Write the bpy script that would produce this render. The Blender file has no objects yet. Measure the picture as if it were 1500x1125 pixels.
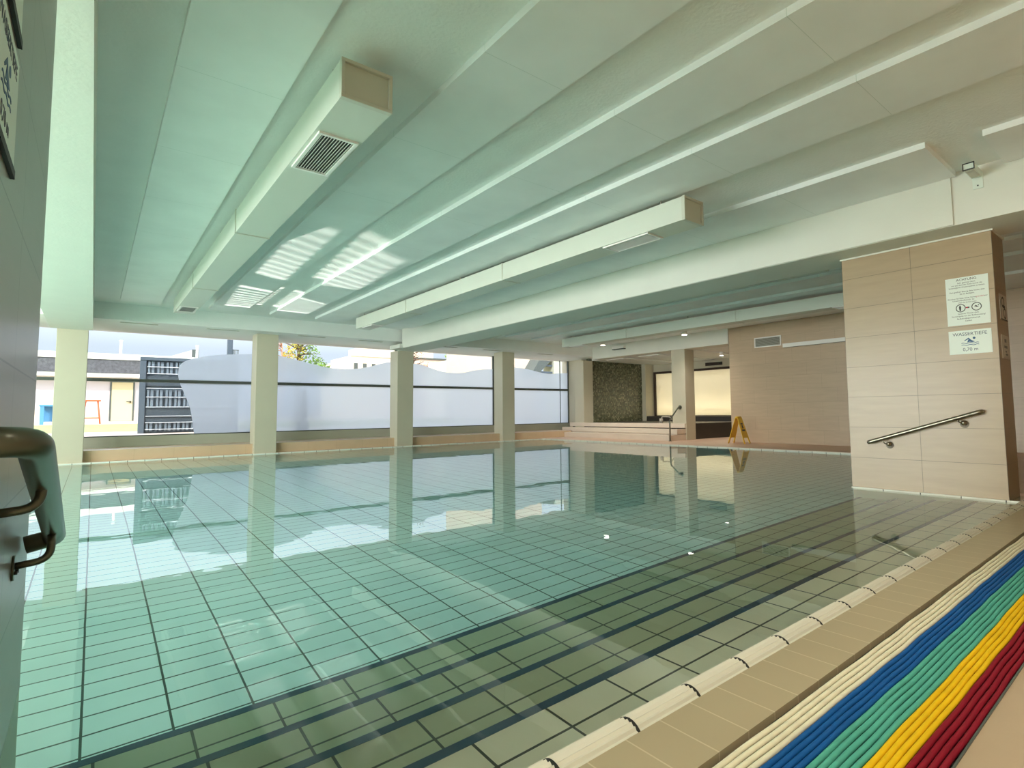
import bpy, bmesh, math, random
from mathutils import Vector, Matrix
random.seed(7)
scene = bpy.context.scene
COL = scene.collection
PI = math.pi

# ------------------------------------------------------------------ materials
def srgb(r, g, b):
    f = lambda c: (c / 255 / 12.92) if c / 255 <= 0.04045 else ((c / 255 + 0.055) / 1.055) ** 2.4
    return (f(r), f(g), f(b), 1.0)

def new_mat(name):
    m = bpy.data.materials.new(name)
    m.use_nodes = True
    nt = m.node_tree
    return m, nt, nt.nodes['Principled BSDF'], nt.nodes['Material Output']

def mat(name, col, rough=0.5, metal=0.0, var=0.0, vscale=3.0, bump=0.0, bscale=60.0, spec=0.5, coat=0.0):
    m, nt, p, out = new_mat(name)
    p.inputs['Roughness'].default_value = rough
    p.inputs['Metallic'].default_value = metal
    p.inputs['Specular IOR Level'].default_value = spec
    p.inputs['Coat Weight'].default_value = coat
    tc = nt.nodes.new('ShaderNodeTexCoord')
    n = nt.nodes.new('ShaderNodeTexNoise')
    n.inputs['Scale'].default_value = vscale
    n.inputs['Detail'].default_value = 4
    nt.links.new(tc.outputs['Object'], n.inputs['Vector'])
    r = nt.nodes.new('ShaderNodeMapRange')
    r.inputs['From Min'].default_value = 0.3
    r.inputs['From Max'].default_value = 0.7
    r.inputs['To Min'].default_value = 1 - var
    r.inputs['To Max'].default_value = 1 + var
    nt.links.new(n.outputs['Fac'], r.inputs['Value'])
    mx = nt.nodes.new('ShaderNodeMix')
    mx.data_type = 'RGBA'
    mx.blend_type = 'MULTIPLY'
    mx.inputs['Factor'].default_value = 1.0
    mx.inputs['A'].default_value = col
    nt.links.new(r.outputs['Result'], mx.inputs['B'])
    nt.links.new(mx.outputs['Result'], p.inputs['Base Color'])
    if bump > 0:
        nb = nt.nodes.new('ShaderNodeTexNoise')
        nb.inputs['Scale'].default_value = bscale
        nb.inputs['Detail'].default_value = 3
        nt.links.new(tc.outputs['Object'], nb.inputs['Vector'])
        b = nt.nodes.new('ShaderNodeBump')
        b.inputs['Strength'].default_value = bump
        b.inputs['Distance'].default_value = 0.01
        nt.links.new(nb.outputs['Fac'], b.inputs['Height'])
        nt.links.new(b.outputs['Normal'], p.inputs['Normal'])
    return m

def tile_mat(name, col, grout, pu, pv, axes='XY', origin=(0, 0), offset=0.0, mortar=0.004, var=0.03, rough=0.35, streak=0.0, spec=0.5):
    m, nt, p, out = new_mat(name)
    L = nt.links.new
    p.inputs['Roughness'].default_value = rough
    p.inputs['Specular IOR Level'].default_value = spec
    tc = nt.nodes.new('ShaderNodeTexCoord')
    sp = nt.nodes.new('ShaderNodeSeparateXYZ')
    L(tc.outputs['Object'], sp.inputs[0])
    cb = nt.nodes.new('ShaderNodeCombineXYZ')
    for i, a in enumerate(axes):
        s = nt.nodes.new('ShaderNodeMath')
        s.operation = 'SUBTRACT'
        L(sp.outputs[a], s.inputs[0])
        s.inputs[1].default_value = origin[i] - 1000 * (pu, pv)[i]
        L(s.outputs[0], cb.inputs[i])
    br = nt.nodes.new('ShaderNodeTexBrick')
    br.inputs['Scale'].default_value = 1.0
    br.offset = offset
    br.inputs['Brick Width'].default_value = pu
    br.inputs['Row Height'].default_value = pv
    br.inputs['Mortar Size'].default_value = mortar
    br.inputs['Mortar Smooth'].default_value = 0.15
    br.inputs['Bias'].default_value = 0.0
    br.inputs['Color1'].default_value = tuple(min(1, c * (1 + var)) for c in col[:3]) + (1,)
    br.inputs['Color2'].default_value = tuple(c * (1 - var) for c in col[:3]) + (1,)
    br.inputs['Mortar'].default_value = grout
    L(cb.outputs[0], br.inputs['Vector'])
    n = nt.nodes.new('ShaderNodeTexNoise')
    n.inputs['Scale'].default_value = 2.5
    n.inputs['Detail'].default_value = 5
    if streak:
        mp = nt.nodes.new('ShaderNodeMapping')
        mp.inputs['Scale'].default_value = (1, 1, 9)
        L(tc.outputs['Object'], mp.inputs['Vector'])
        L(mp.outputs['Vector'], n.inputs['Vector'])
    else:
        L(tc.outputs['Object'], n.inputs['Vector'])
    r = nt.nodes.new('ShaderNodeMapRange')
    r.inputs['From Min'].default_value = 0.3
    r.inputs['From Max'].default_value = 0.7
    k = streak if streak else 0.04
    r.inputs['To Min'].default_value = 1 - k
    r.inputs['To Max'].default_value = 1 + k
    L(n.outputs['Fac'], r.inputs['Value'])
    mx = nt.nodes.new('ShaderNodeMix')
    mx.data_type = 'RGBA'
    mx.blend_type = 'MULTIPLY'
    mx.inputs['Factor'].default_value = 1.0
    L(br.outputs['Color'], mx.inputs['A'])
    L(r.outputs['Result'], mx.inputs['B'])
    L(mx.outputs['Result'], p.inputs['Base Color'])
    b = nt.nodes.new('ShaderNodeBump')
    b.inputs['Strength'].default_value = 0.25
    b.inputs['Distance'].default_value = 0.002
    b.invert = True
    L(br.outputs['Fac'], b.inputs['Height'])
    L(b.outputs['Normal'], p.inputs['Normal'])
    return m

def emit_mat(name, col, strength):
    m, nt, p, out = new_mat(name)
    p.inputs['Base Color'].default_value = col
    p.inputs['Emission Color'].default_value = col
    p.inputs['Emission Strength'].default_value = strength
    return m

def glass_pane_mat(name, tint):
    m, nt, p, out = new_mat(name)
    L = nt.links.new
    t = nt.nodes.new('ShaderNodeBsdfTransparent')
    t.inputs['Color'].default_value = tint
    g = nt.nodes.new('ShaderNodeBsdfGlossy')
    g.inputs['Roughness'].default_value = 0.02
    f = nt.nodes.new('ShaderNodeFresnel')
    f.inputs['IOR'].default_value = 1.3
    x = nt.nodes.new('ShaderNodeMixShader')
    L(f.outputs[0], x.inputs[0])
    L(t.outputs[0], x.inputs[1])
    L(g.outputs[0], x.inputs[2])
    L(x.outputs[0], out.inputs['Surface'])
    return m

def frosted_mat(name, col, through=0.0, rough=0.5):
    m, nt, p, out = new_mat(name)
    L = nt.links.new
    t = nt.nodes.new('ShaderNodeBsdfTranslucent')
    t.inputs['Color'].default_value = col
    d = nt.nodes.new('ShaderNodeBsdfDiffuse')
    d.inputs['Color'].default_value = col
    x = nt.nodes.new('ShaderNodeMixShader')
    x.inputs[0].default_value = 0.12
    L(t.outputs[0], x.inputs[1])
    L(d.outputs[0], x.inputs[2])
    tr = nt.nodes.new('ShaderNodeBsdfRefraction')
    tr.inputs['Color'].default_value = col
    tr.inputs['Roughness'].default_value = rough
    tr.inputs['IOR'].default_value = 1.04
    y = nt.nodes.new('ShaderNodeMixShader')
    y.inputs[0].default_value = through
    L(x.outputs[0], y.inputs[1])
    L(tr.outputs[0], y.inputs[2])
    L(y.outputs[0], out.inputs['Surface'])
    return m

def water_mat():
    m, nt, p, out = new_mat('pool_water')
    L = nt.links.new
    nt.nodes.remove(p)
    g = nt.nodes.new('ShaderNodeBsdfGlass')
    g.inputs['IOR'].default_value = 1.333
    g.inputs['Roughness'].default_value = 0.0
    g.inputs['Color'].default_value = (1, 1, 1, 1)
    tc = nt.nodes.new('ShaderNodeTexCoord')
    n = nt.nodes.new('ShaderNodeTexNoise')
    n.inputs['Scale'].default_value = 5.0
    n.inputs['Detail'].default_value = 1.0
    L(tc.outputs['Object'], n.inputs['Vector'])
    b = nt.nodes.new('ShaderNodeBump')
    b.inputs['Strength'].default_value = 0.05
    b.inputs['Distance'].default_value = 0.01
    L(n.outputs['Fac'], b.inputs['Height'])
    L(b.outputs['Normal'], g.inputs['Normal'])
    L(g.outputs[0], out.inputs['Surface'])
    v = nt.nodes.new('ShaderNodeVolumeAbsorption')
    v.inputs['Color'].default_value = WATER_ABS
    v.inputs['Density'].default_value = WATER_DENS
    L(v.outputs[0], out.inputs['Volume'])
    return m
WATER_ABS = (0.48, 0.93, 0.92, 1)
WATER_DENS = 0.46

def mosaic_mat():
    m, nt, p, out = new_mat('mosaic')
    L = nt.links.new
    tc = nt.nodes.new('ShaderNodeTexCoord')
    mp = nt.nodes.new('ShaderNodeMapping')
    mp.inputs['Scale'].default_value = (22, 22, 22)
    L(tc.outputs['Object'], mp.inputs['Vector'])
    sn = nt.nodes.new('ShaderNodeVectorMath')
    sn.operation = 'FLOOR'
    L(mp.outputs['Vector'], sn.inputs[0])
    w = nt.nodes.new('ShaderNodeTexWhiteNoise')
    L(sn.outputs[0], w.inputs['Vector'])
    cr = nt.nodes.new('ShaderNodeValToRGB')
    cr.color_ramp.interpolation = 'CONSTANT'
    e = cr.color_ramp.elements
    e[0].color = srgb(72, 74, 54)
    e[1].position = 0.35
    e[1].color = srgb(106, 106, 80)
    for pos, c in ((0.6, srgb(88, 95, 72)), (0.8, srgb(122, 121, 94)), (0.93, srgb(146, 144, 116))):
        k = e.new(pos)
        k.color = c
    L(w.outputs['Value'], cr.inputs['Fac'])
    L(cr.outputs['Color'], p.inputs['Base Color'])
    p.inputs['Roughness'].default_value = 0.25
    return m

M = {}
M['plaster'] = mat('ceiling_plaster', srgb(238, 241, 237), 0.8, bump=0.35, bscale=45, var=0.02)
M['panel'] = tile_mat('ceiling_board', srgb(240, 243, 241), srgb(208, 216, 210), 100.0, 1.163, 'XY', (-40.0, 1.2), 0.0, 0.0016, 0.0, 0.6)
M['beam'] = mat('beam_paint', srgb(224, 225, 214), 0.7, var=0.015, bump=0.12, bscale=40)
M['column'] = mat('column_paint', srgb(200, 194, 172), 0.6, var=0.02)
M['duct'] = mat('duct_paint', srgb(214, 217, 204), 0.45, var=0.01)
M['duct_trim'] = mat('duct_trim', srgb(205, 205, 190), 0.5)
M['dark'] = mat('dark_metal', srgb(42, 44, 42), 0.5)
M['black'] = mat('black_print', srgb(35, 35, 32), 0.6)
M['frame'] = mat('window_frame', srgb(88, 95, 90), 0.4, metal=0.3)
M['steel'] = mat('brushed_steel', srgb(150, 143, 128), 0.30, metal=1.0)
M['rosette'] = mat('satin_rosette', srgb(120, 112, 96), 0.55, metal=0.25)
M['greysteel'] = mat('satin_rail', srgb(104, 106, 94), 0.32, metal=0.7)
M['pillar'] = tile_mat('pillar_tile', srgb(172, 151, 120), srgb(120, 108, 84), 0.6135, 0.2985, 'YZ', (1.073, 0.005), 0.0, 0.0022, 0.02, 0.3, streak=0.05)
M['pillar_side_shade'] = tile_mat('pillar_tile_side_shade', srgb(140, 116, 84), srgb(120, 108, 84), 0.6135, 0.2985, 'XZ', (5.82, 0.005), 0.0, 0.0022, 0.02, 0.3, streak=0.05)  # pillar tile darkened: shade of the end faces put into the colour
M['walltile'] = tile_mat('wall_tile', srgb(196, 173, 146), srgb(172, 152, 128), 0.62, 0.30, 'YZ', (7.31, 0.03), 0.5, 0.002, 0.03, 0.35, streak=0.05)
M['deck'] = tile_mat('deck_tile', srgb(208, 176, 152), srgb(170, 136, 112), 0.30, 0.30, 'XY', (0, 0), 0.0, 0.002, 0.02, 0.45)
M['deck_bounce'] = mat('deck_bounce', srgb(190, 222, 208), 0.5, var=0.03)
M['deck_near'] = mat('deck_near', srgb(184, 160, 132), 0.5, var=0.04, vscale=6)
M['strip'] = tile_mat('gutter_tile', srgb(188, 170, 138), srgb(214, 198, 168), 0.1233, 0.5, 'XY', (0.975, 0.5), 0.0, 0.0022, 0.015, 0.4)
M['coping'] = mat('coping_ceramic', srgb(234, 230, 214), 0.35, var=0.03)
M['bench'] = tile_mat('bench_tile', srgb(210, 184, 152), srgb(190, 165, 134), 0.60, 0.40, 'XZ', (0, 0.01), 0.0, 0.002, 0.02, 0.4)
M['upstand'] = mat('upstand_grey', srgb(176, 178, 162), 0.5, var=0.02)
M['step'] = mat('step_stone', srgb(222, 207, 190), 0.45, var=0.03)
GR = srgb(45, 62, 46)
PX, PY = 0.2464, 0.1237
XL = -0.95
M['poolfloor'] = tile_mat('pool_floor_tile', srgb(236, 250, 246), GR, PX, PY, 'XY', (0.255, 2.387), 0.0, 0.0042, 0.02, 0.3)
M['poolwall_x'] = tile_mat('pool_wall_tile', srgb(236, 250, 246), GR, PX, PY, 'XZ', (0.255, -0.70), 0.0, 0.0042, 0.02, 0.3)
M['poolwall_y'] = tile_mat('pool_wall_tile_side', srgb(236, 250, 246), GR, PX, PY, 'YZ', (2.387, -0.70), 0.0, 0.0042, 0.02, 0.3)
M['nosing'] = mat('nosing_blue', srgb(24, 58, 84), 0.35)
M['tower_slat'] = mat('slat_cladding', srgb(104, 116, 126), 0.6, var=0.08)
M['tower_dark'] = mat('slate_board', srgb(56, 66, 74), 0.6, var=0.1)
M['tower'] = mat('dark_cladding', srgb(70, 82, 92), 0.6, var=0.1)
M['rail_white'] = mat('white_rail', srgb(210, 215, 220), 0.5)
M['facade'] = mat('facade_paint', srgb(208, 201, 204), 0.8)
M['facade_sunlit'] = mat('sunlit_facade_paint', srgb(228, 215, 195), 0.8)
M['shingle'] = mat('roof_shingle', srgb(92, 92, 98), 0.9, var=0.3, vscale=8)
M['white'] = mat('white_paint', srgb(240, 238, 232), 0.6)
M['cream'] = mat('cream_render', srgb(224, 212, 186), 0.8, var=0.03)
M['pinkish'] = mat('pale_render', srgb(206, 188, 172), 0.8, var=0.03)
M['doorpaint'] = mat('door_paint', srgb(214, 200, 160), 0.6)
M['lawn'] = mat('lawn_grass', srgb(136, 146, 88), 0.9, var=0.25, vscale=6)
M['paving'] = mat('garden_paving', srgb(200, 180, 165), 0.8, var=0.08)
M['orange'] = mat('orange_paint', srgb(205, 95, 45), 0.5)
M['bluep'] = mat('blue_plastic', srgb(84, 146, 188), 0.4)
M['bark'] = mat('bark', srgb(105, 85, 75), 0.9, var=0.2)
M['leaf_y'] = mat('leaf_yellow', srgb(195, 175, 70), 0.8, var=0.4, vscale=4)
M['leaf_g'] = mat('leaf_green', srgb(120, 150, 70), 0.8, var=0.4, vscale=4)
M['leaf_r'] = mat('leaf_rust', srgb(185, 135, 110), 0.8, var=0.3, vscale=4)
M['leaf_d'] = mat('leaf_dark', srgb(50, 72, 52), 0.8, var=0.3, vscale=4)
M['yellow'] = mat('sign_yellow', srgb(236, 192, 30), 0.45)
M['signwhite'] = mat('sign_white', srgb(225, 235, 225), 0.4)
M['signgrey'] = mat('sign_silver', srgb(185, 175, 160), 0.35)
M['signblue'] = mat('print_blue', srgb(40, 88, 130), 0.5)
M['signink'] = mat('print_navy', srgb(60, 72, 92), 0.5)
M['red'] = mat('print_red', srgb(180, 35, 50), 0.5)
M['glass'] = glass_pane_mat('window_glass', (0.97, 0.985, 0.99, 1))
M['film'] = frosted_mat('privacy_film', (0.81, 0.855, 0.91, 1), 0.36, 0.42)
M['milky'] = frosted_mat('milky_glass', (0.96, 0.95, 0.90, 1), 0.25, 0.5)
M['lamp'] = emit_mat('lamp_lens', (1.0, 0.95, 0.85, 1), 6.0)
M['mosaic'] = mosaic_mat()
M['brown'] = mat('frame_brown', srgb(62, 48, 38), 0.5)
M['ledge'] = mat('dark_ledge', srgb(58, 54, 48), 0.35)
M['side_tile'] = tile_mat('platform_tile', srgb(128, 96, 72), srgb(105, 80, 60), 0.6, 0.3, 'XZ', (12.1, 0.03), 0.0, 0.002, 0.03, 0.4)
M['cream_strip'] = mat('strip_lamp', srgb(236, 228, 222), 0.4)
for nm, c in (('m_white', (238, 230, 202)), ('m_blue', (22, 92, 160)), ('m_teal', (88, 176, 156)), ('m_yellow', (240, 194, 22)), ('m_red', (138, 18, 38))):
    M[nm] = mat('mat_' + nm[2:], srgb(*c), 0.6, var=0.06, vscale=25, spec=0.2)
M['stairwall'] = mat('stair_wall', srgb(205, 200, 164), 0.4, var=0.03)
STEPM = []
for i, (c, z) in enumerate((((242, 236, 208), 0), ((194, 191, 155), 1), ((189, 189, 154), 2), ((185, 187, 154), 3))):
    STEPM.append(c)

# ------------------------------------------------------------------ mesh helpers
def box(bm, lo, hi):
    vs = [bm.verts.new((x, y, z)) for x in (lo[0], hi[0]) for y in (lo[1], hi[1]) for z in (lo[2], hi[2])]
    for f in ((0, 1, 3, 2), (4, 6, 7, 5), (0, 4, 5, 1), (2, 3, 7, 6), (0, 2, 6, 4), (1, 5, 7, 3)):
        bm.faces.new([vs[i] for i in f])
    return vs

def frame_of(d):
    d = d.normalized()
    a = Vector((0, 0, 1)) if abs(d.z) < 0.9 else Vector((1, 0, 0))
    u = d.cross(a).normalized()
    return u, u.cross(d).normalized()

def tube(bm, pts, r, seg=12, cap=True):
    pts = [Vector(p) for p in pts]
    rings = []
    n = len(pts)
    rr = r if isinstance(r, (list, tuple)) else [r] * n
    u = None
    for i, p in enumerate(pts):
        d = (pts[min(i + 1, n - 1)] - pts[max(i - 1, 0)]).normalized()
        if u is None:
            u, v = frame_of(d)
        else:
            u = (u - d * u.dot(d)).normalized()
            v = u.cross(d).normalized()
        k = 1.0
        if 0 < i < n - 1:
            a = (pts[i] - pts[i - 1]).normalized().dot((pts[i + 1] - pts[i]).normalized())
            k = 1 / max(0.5, math.sqrt((1 + a) / 2))
        rings.append([bm.verts.new(p + (u * math.cos(2 * PI * j / seg) + v * math.sin(2 * PI * j / seg)) * rr[i] * k) for j in range(seg)])
    for a, b in zip(rings, rings[1:]):
        for j in range(seg):
            f = bm.faces.new((a[j], a[(j + 1) % seg], b[(j + 1) % seg], b[j]))
            f.smooth = True
    if cap:
        bm.faces.new(rings[0][::-1])
        bm.faces.new(rings[-1])

def cyl(bm, p0, p1, r, seg=24):
    tube(bm, [p0, p1], r, seg)

def ball(bm, c, r, seg=16):
    res = bmesh.ops.create_uvsphere(bm, u_segments=seg, v_segments=seg // 2 + 2, radius=r, matrix=Matrix.Translation(c))
    for v in res['verts']:
        for f in v.link_faces:
            f.smooth = True

def prism(bm, pts, ext):
    """closed polygon of 3D points pushed along ext"""
    e = Vector(ext)
    a = [bm.verts.new(p) for p in pts]
    b = [bm.verts.new(Vector(p) + e) for p in pts]
    bm.faces.new(a)
    bm.faces.new(b[::-1])
    n = len(pts)
    for i in range(n):
        bm.faces.new((a[i], b[i], b[(i + 1) % n], a[(i + 1) % n]))

def bend(pts, rad, seg=6):
    """round the corners of a polyline"""
    pts = [Vector(p) for p in pts]
    out = [pts[0]]
    for i in range(1, len(pts) - 1):
        a, b, c = pts[i - 1], pts[i], pts[i + 1]
        da, dc = (a - b), (c - b)
        r = min(rad, da.length * 0.49, dc.length * 0.49)
        p, q = b + da.normalized() * r, b + dc.normalized() * r
        for k in range(seg + 1):
            t = k / seg
            out.append(p * (1 - t) ** 2 + b * 2 * t * (1 - t) + q * t * t)
    out.append(pts[-1])
    return out

def obj(name, bm, material, parent=None, smooth=False):
    bmesh.ops.recalc_face_normals(bm, faces=bm.faces)
    me = bpy.data.meshes.new(name)
    if parent is not None:
        base = Vector(parent.location) if parent.parent is None else Vector(parent.parent.location)
        bm.transform(Matrix.Translation(-base))
    bm.to_mesh(me)
    bm.free()
    me.materials.append(M[material] if isinstance(material, str) else material)
    o = bpy.data.objects.new(name, me)
    COL.objects.link(o)
    if parent is not None:
        o.parent = parent
    return o

def bevel(o, w=0.004, seg=2):
    m = o.modifiers.new('edge', 'BEVEL')
    m.width = w
    m.segments = seg
    m.limit_method = 'ANGLE'
    return o

def B():
    return bmesh.new()

def boxes(name, lst, material, parent=None, bev=0):
    bm = B()
    for lo, hi in lst:
        box(bm, lo, hi)
    o = obj(name, bm, material, parent)
    if bev:
        bevel(o, bev)
    return o

def struct(o, label=None):
    o['kind'] = 'structure'
    if label:
        o['label'] = label
    return o

def thing(name, label, cat, loc, group=None):
    o = bpy.data.objects.new(name, None)
    o.empty_display_size = 0.1
    COL.objects.link(o)
    o.location = loc
    return tag(o, label, cat, group)

def tag(o, label, cat, group=None):
    o['label'] = label
    o['category'] = cat
    if group:
        o['group'] = group
    return o

def copy_tree(o, parent=None):
    c = o.copy()
    COL.objects.link(c)
    if parent is not None:
        c.parent = parent
    for ch in list(o.children):
        copy_tree(ch, c)
    return c

def text_bm(s, size, xf, thick=0.0006, align='CENTER'):
    """flat lettering as a bmesh; xf maps (x, y, z) of the text plane to the world"""
    cu = bpy.data.curves.new('lettering', 'FONT')
    cu.body = s
    cu.size = size
    cu.align_x = align
    cu.extrude = thick
    cu.resolution_u = 3
    o = bpy.data.objects.new('lettering', cu)
    COL.objects.link(o)
    dg = bpy.context.evaluated_depsgraph_get()
    me = bpy.data.meshes.new_from_object(o.evaluated_get(dg))
    bm = bmesh.new()
    bm.from_mesh(me)
    bpy.data.objects.remove(o)
    bpy.data.curves.remove(cu)
    bpy.data.meshes.remove(me)
    bm.transform(xf)
    return bm

def merge(bm, other):
    me = bpy.data.meshes.new('tmp')
    other.to_mesh(me)
    other.free()
    bm.from_mesh(me)
    bpy.data.meshes.remove(me)

# ------------------------------------------------------------------ room shell
YF = 12.468          # front faces of the window columns
YW = 13.65           # window plane
X0, X1 = -7.0, 15.6  # outer sides
XR = 9.97            # far right pool edge
XP0, XP1 = -0.135, 5.815

# ceiling slab and dropped panels
struct(boxes('ceiling', [((X0 - 0.3, -6.3, 2.76), (X1 + 0.3, 13.95, 2.95))], 'plaster'))
pan = []
for off in (0.0, 5.51):
    for a, b in ((0.28, 0.82), (1.53, 2.08), (2.53, 3.08), (3.37, 3.94), (4.65, 5.44)):
        if off and a < 0.5:
            a, b = 0.62, 0.82
        if a == 4.65:
            pan.append(((a + off, 1.21, 2.715), (b + off, 11.5, 2.76)))
            pan.append(((a + off + 0.12, -6, 2.715), (b + off, 0.89, 2.76)))
        else:
            pan.append(((a + off, -6, 2.715), (b + off, 11.5, 2.76)))
for k, p in enumerate(pan):
    struct(boxes('ceiling_panel', [p], 'panel'))
# bulkhead above the window front
struct(boxes('beam', [((X0, 12.05, 2.47), (12.3, YW + 0.2, 2.76))], 'plaster'))
# long beams
def beam(x0, x1, zlow, y0, y1, clad=None):
    bm = B()
    box(bm, (x0, y0, zlow), (x1, y1, 2.76))
    if clad:
        box(bm, (x0 - 0.018, clad[0], zlow + 0.004), (x0 + 0.02, clad[1], 2.757))
    return struct(obj('beam', bm, 'beam'))
beam(-0.60, -0.05, 2.30, -6, 12.46)
b2 = beam(5.46, 6.10, 2.31, -6, 11.95, (1.25, 11.95))
struct(boxes('beam', [((5.36, 11.9, 2.31), (6.10, 12.46, 2.40))], 'beam'))
beam(11.68, 12.15, 2.385, 7.315, 12.04)
# window columns
for xc in (-0.31, 2.725, 5.77, 8.83, 11.90):
    top = 2.31 if xc in (-0.31, 5.77) else (2.385 if xc > 11 else 2.47)
    o = boxes('column', [((xc - 0.205, YF, -0.8), (xc + 0.205, YF + 0.42, top))], 'column', bev=0.006)
    struct(o)
# inner column at the platform
struct(boxes('column', [((11.70, 8.62, 0.03), (12.10, 9.05, 2.385))], 'column', bev=0.006))
# tiled pillars that flank the entry stairs
M['pillar_shade'] = tile_mat('pillar_tile_shade', srgb(140, 132, 120), srgb(96, 88, 74), 0.6135, 0.2985, 'YZ', (1.073, 0.005), 0.0, 0.0022, 0.02, 0.3, streak=0.05)  # same tile; shade on the left pillar put into the colour
def pillar(xa, xb, name):
    bm = B()
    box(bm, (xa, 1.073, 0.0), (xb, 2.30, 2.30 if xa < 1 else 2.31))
    o = obj(name, bm, 'pillar' if xa > 1 else 'pillar_shade')
    o.data.materials.append(M['pillar_side_shade'])
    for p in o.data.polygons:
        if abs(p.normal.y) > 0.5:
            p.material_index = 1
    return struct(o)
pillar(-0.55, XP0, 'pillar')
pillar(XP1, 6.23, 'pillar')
struct(boxes('trim_1', [((XP1 - 0.012, 1.06, 2.296), (6.24, 2.31, 2.309))], 'beam'))
struct(boxes('wall_left', [((X0 - 0.2, -6.3, -1.0), (X0, 13.95, 2.76))], 'column'))
struct(boxes('wall_back', [((X0, -6.3, 0.0), (X1, -6.1, 2.76))], 'column'))
# brown tiled wall block on the far side of the pool
struct(boxes('wall_right', [((11.70, -6.1, 0.0), (X1, 7.31, 2.755))], 'walltile'))
# alcove with the mosaic and the lit frosted windows
struct(boxes('mosaic_wall', [((12.10, 12.55, 0.0), (14.55, 12.75, 2.50))], 'mosaic'))
struct(boxes('column', [((14.55, 12.38, 0.0), (15.05, 12.75, 2.50))], 'column'))
struct(boxes('wall_alcove', [((15.0, 7.31, 0.0), (15.12, 12.38, 0.62)), ((15.0, 7.31, 2.10), (15.12, 12.38, 2.76)),
                      ((15.0, 12.3, 0.62), (15.12, 12.38, 2.10)), ((15.0, 7.31, 0.62), (15.12, 8.3, 2.10))], 'column'))
bpy.data.objects['wall_alcove'].name = 'alcove_wall'
struct(boxes('ceiling', [((12.15, 7.315, 2.40), (15.0, 12.55, 2.755))], 'plaster'))
for y in (8.6, 9.9, 11.2):
    struct(boxes('ceiling_panel', [((12.2, y, 2.375), (15.0, y + 0.75, 2.40))], 'panel'))
w = boxes('window_1', [((14.96, 8.3, 2.06), (15.04, 12.36, 2.13)), ((14.96, 12.28, 0.6), (15.04, 12.36, 2.06)), ((14.96, 8.3, 0.56), (15.04, 12.36, 0.62))], 'brown')
struct(w)
boxes('milky_pane', [((15.0, 8.3, 0.62), (15.012, 12.28, 2.06))], 'milky', w)
struct(boxes('wall_lightbox', [((15.46, 7.9, 0.3), (15.5, 12.7, 2.5)), ((15.12, 7.9, 0.3), (15.46, 12.7, 0.34)), ((15.12, 7.9, 2.46), (15.46, 12.7, 2.5)),
                      ((15.12, 7.86, 0.3), (15.46, 7.9, 2.5)), ((15.12, 12.7, 0.3), (15.46, 12.74, 2.5))], 'white'))
bpy.data.objects['wall_lightbox'].name = 'lightbox_wall'
struct(boxes('window_sill', [((14.55, 7.9, 0.44), (15.0, 12.36, 0.60))], 'ledge', bev=0.01))

# ------------------------------------------------------------------ deck, platform, benches
ZD = 0.025
struct(boxes('floor', [((XR + 0.07, -6.1, -0.9), (X1, 13.9, ZD)), ((6.25, -6.1, -0.9), (XR + 0.07, 2.22, ZD)), ((X0, 12.44, -0.9), (XR + 0.07, 13.9, ZD - 0.012))], 'deck'))
struct(boxes('floor', [((X0, -6.1, -0.9), (6.25, 0.384, ZD))], 'deck_near'))
struct(boxes('floor', [((X0, 0.384, -0.9), (6.25, 0.745, 0.004))], 'dark'))
struct(boxes('floor', [((-0.6, 0.745, -0.9), (6.25, 0.914, ZD))], 'strip'))
struct(boxes('floor', [((X0, 0.745, -0.9), (-0.6, 2.22, ZD)), ((X0, 2.22, -0.9), (-1.0, 12.44, 0.012))], 'deck_bounce'))  # unseen deck, tinted aqua to bounce turquoise light onto the ceiling
# bench and grey upstand under the windows
xs = [-0.31, 2.725, 5.77, 8.83]
struct(boxes('wall_bench', [((X0, 12.62, 0.0), (11.3, YW + 0.1, 0.205))], 'bench'))
bpy.data.objects['wall_bench'].name = 'bench_wall'
struct(boxes('wall_upstand', [((X0, YW - 0.06, 0.205), (12.6, YW + 0.12, 0.405))], 'upstand'))
bpy.data.objects['wall_upstand'].name = 'window_sill.001'
# platform with three steps
bm = B()
box(bm, (11.70, 8.65, ZD), (15.2, 13.0, 0.44))
struct(obj('floor', bm, 'ledge'))
for k in range(3):
    x = 11.0 + 0.33 * k
    y1 = (12.75, 13.1, 13.1)[k]
    z0, z1 = ZD + (0.14 * k), ZD + 0.14 * (k + 1)
    o = boxes('step_slab', [((x, 8.64, z0 + (0.024 if k else 0)), (11.72 + 0.02 * k, y1, z1)), ((x + 0.05, 8.67, z0), (11.72 + 0.02 * k, y1, z0 + 0.026))], 'step', bev=0.005)
    struct(o)
struct(boxes('wall_side', [((11.72, 9.05, ZD), (15.1, 9.10, 0.44))], 'side_tile'))
bpy.data.objects['wall_side'].name = 'platform_wall'

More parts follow.
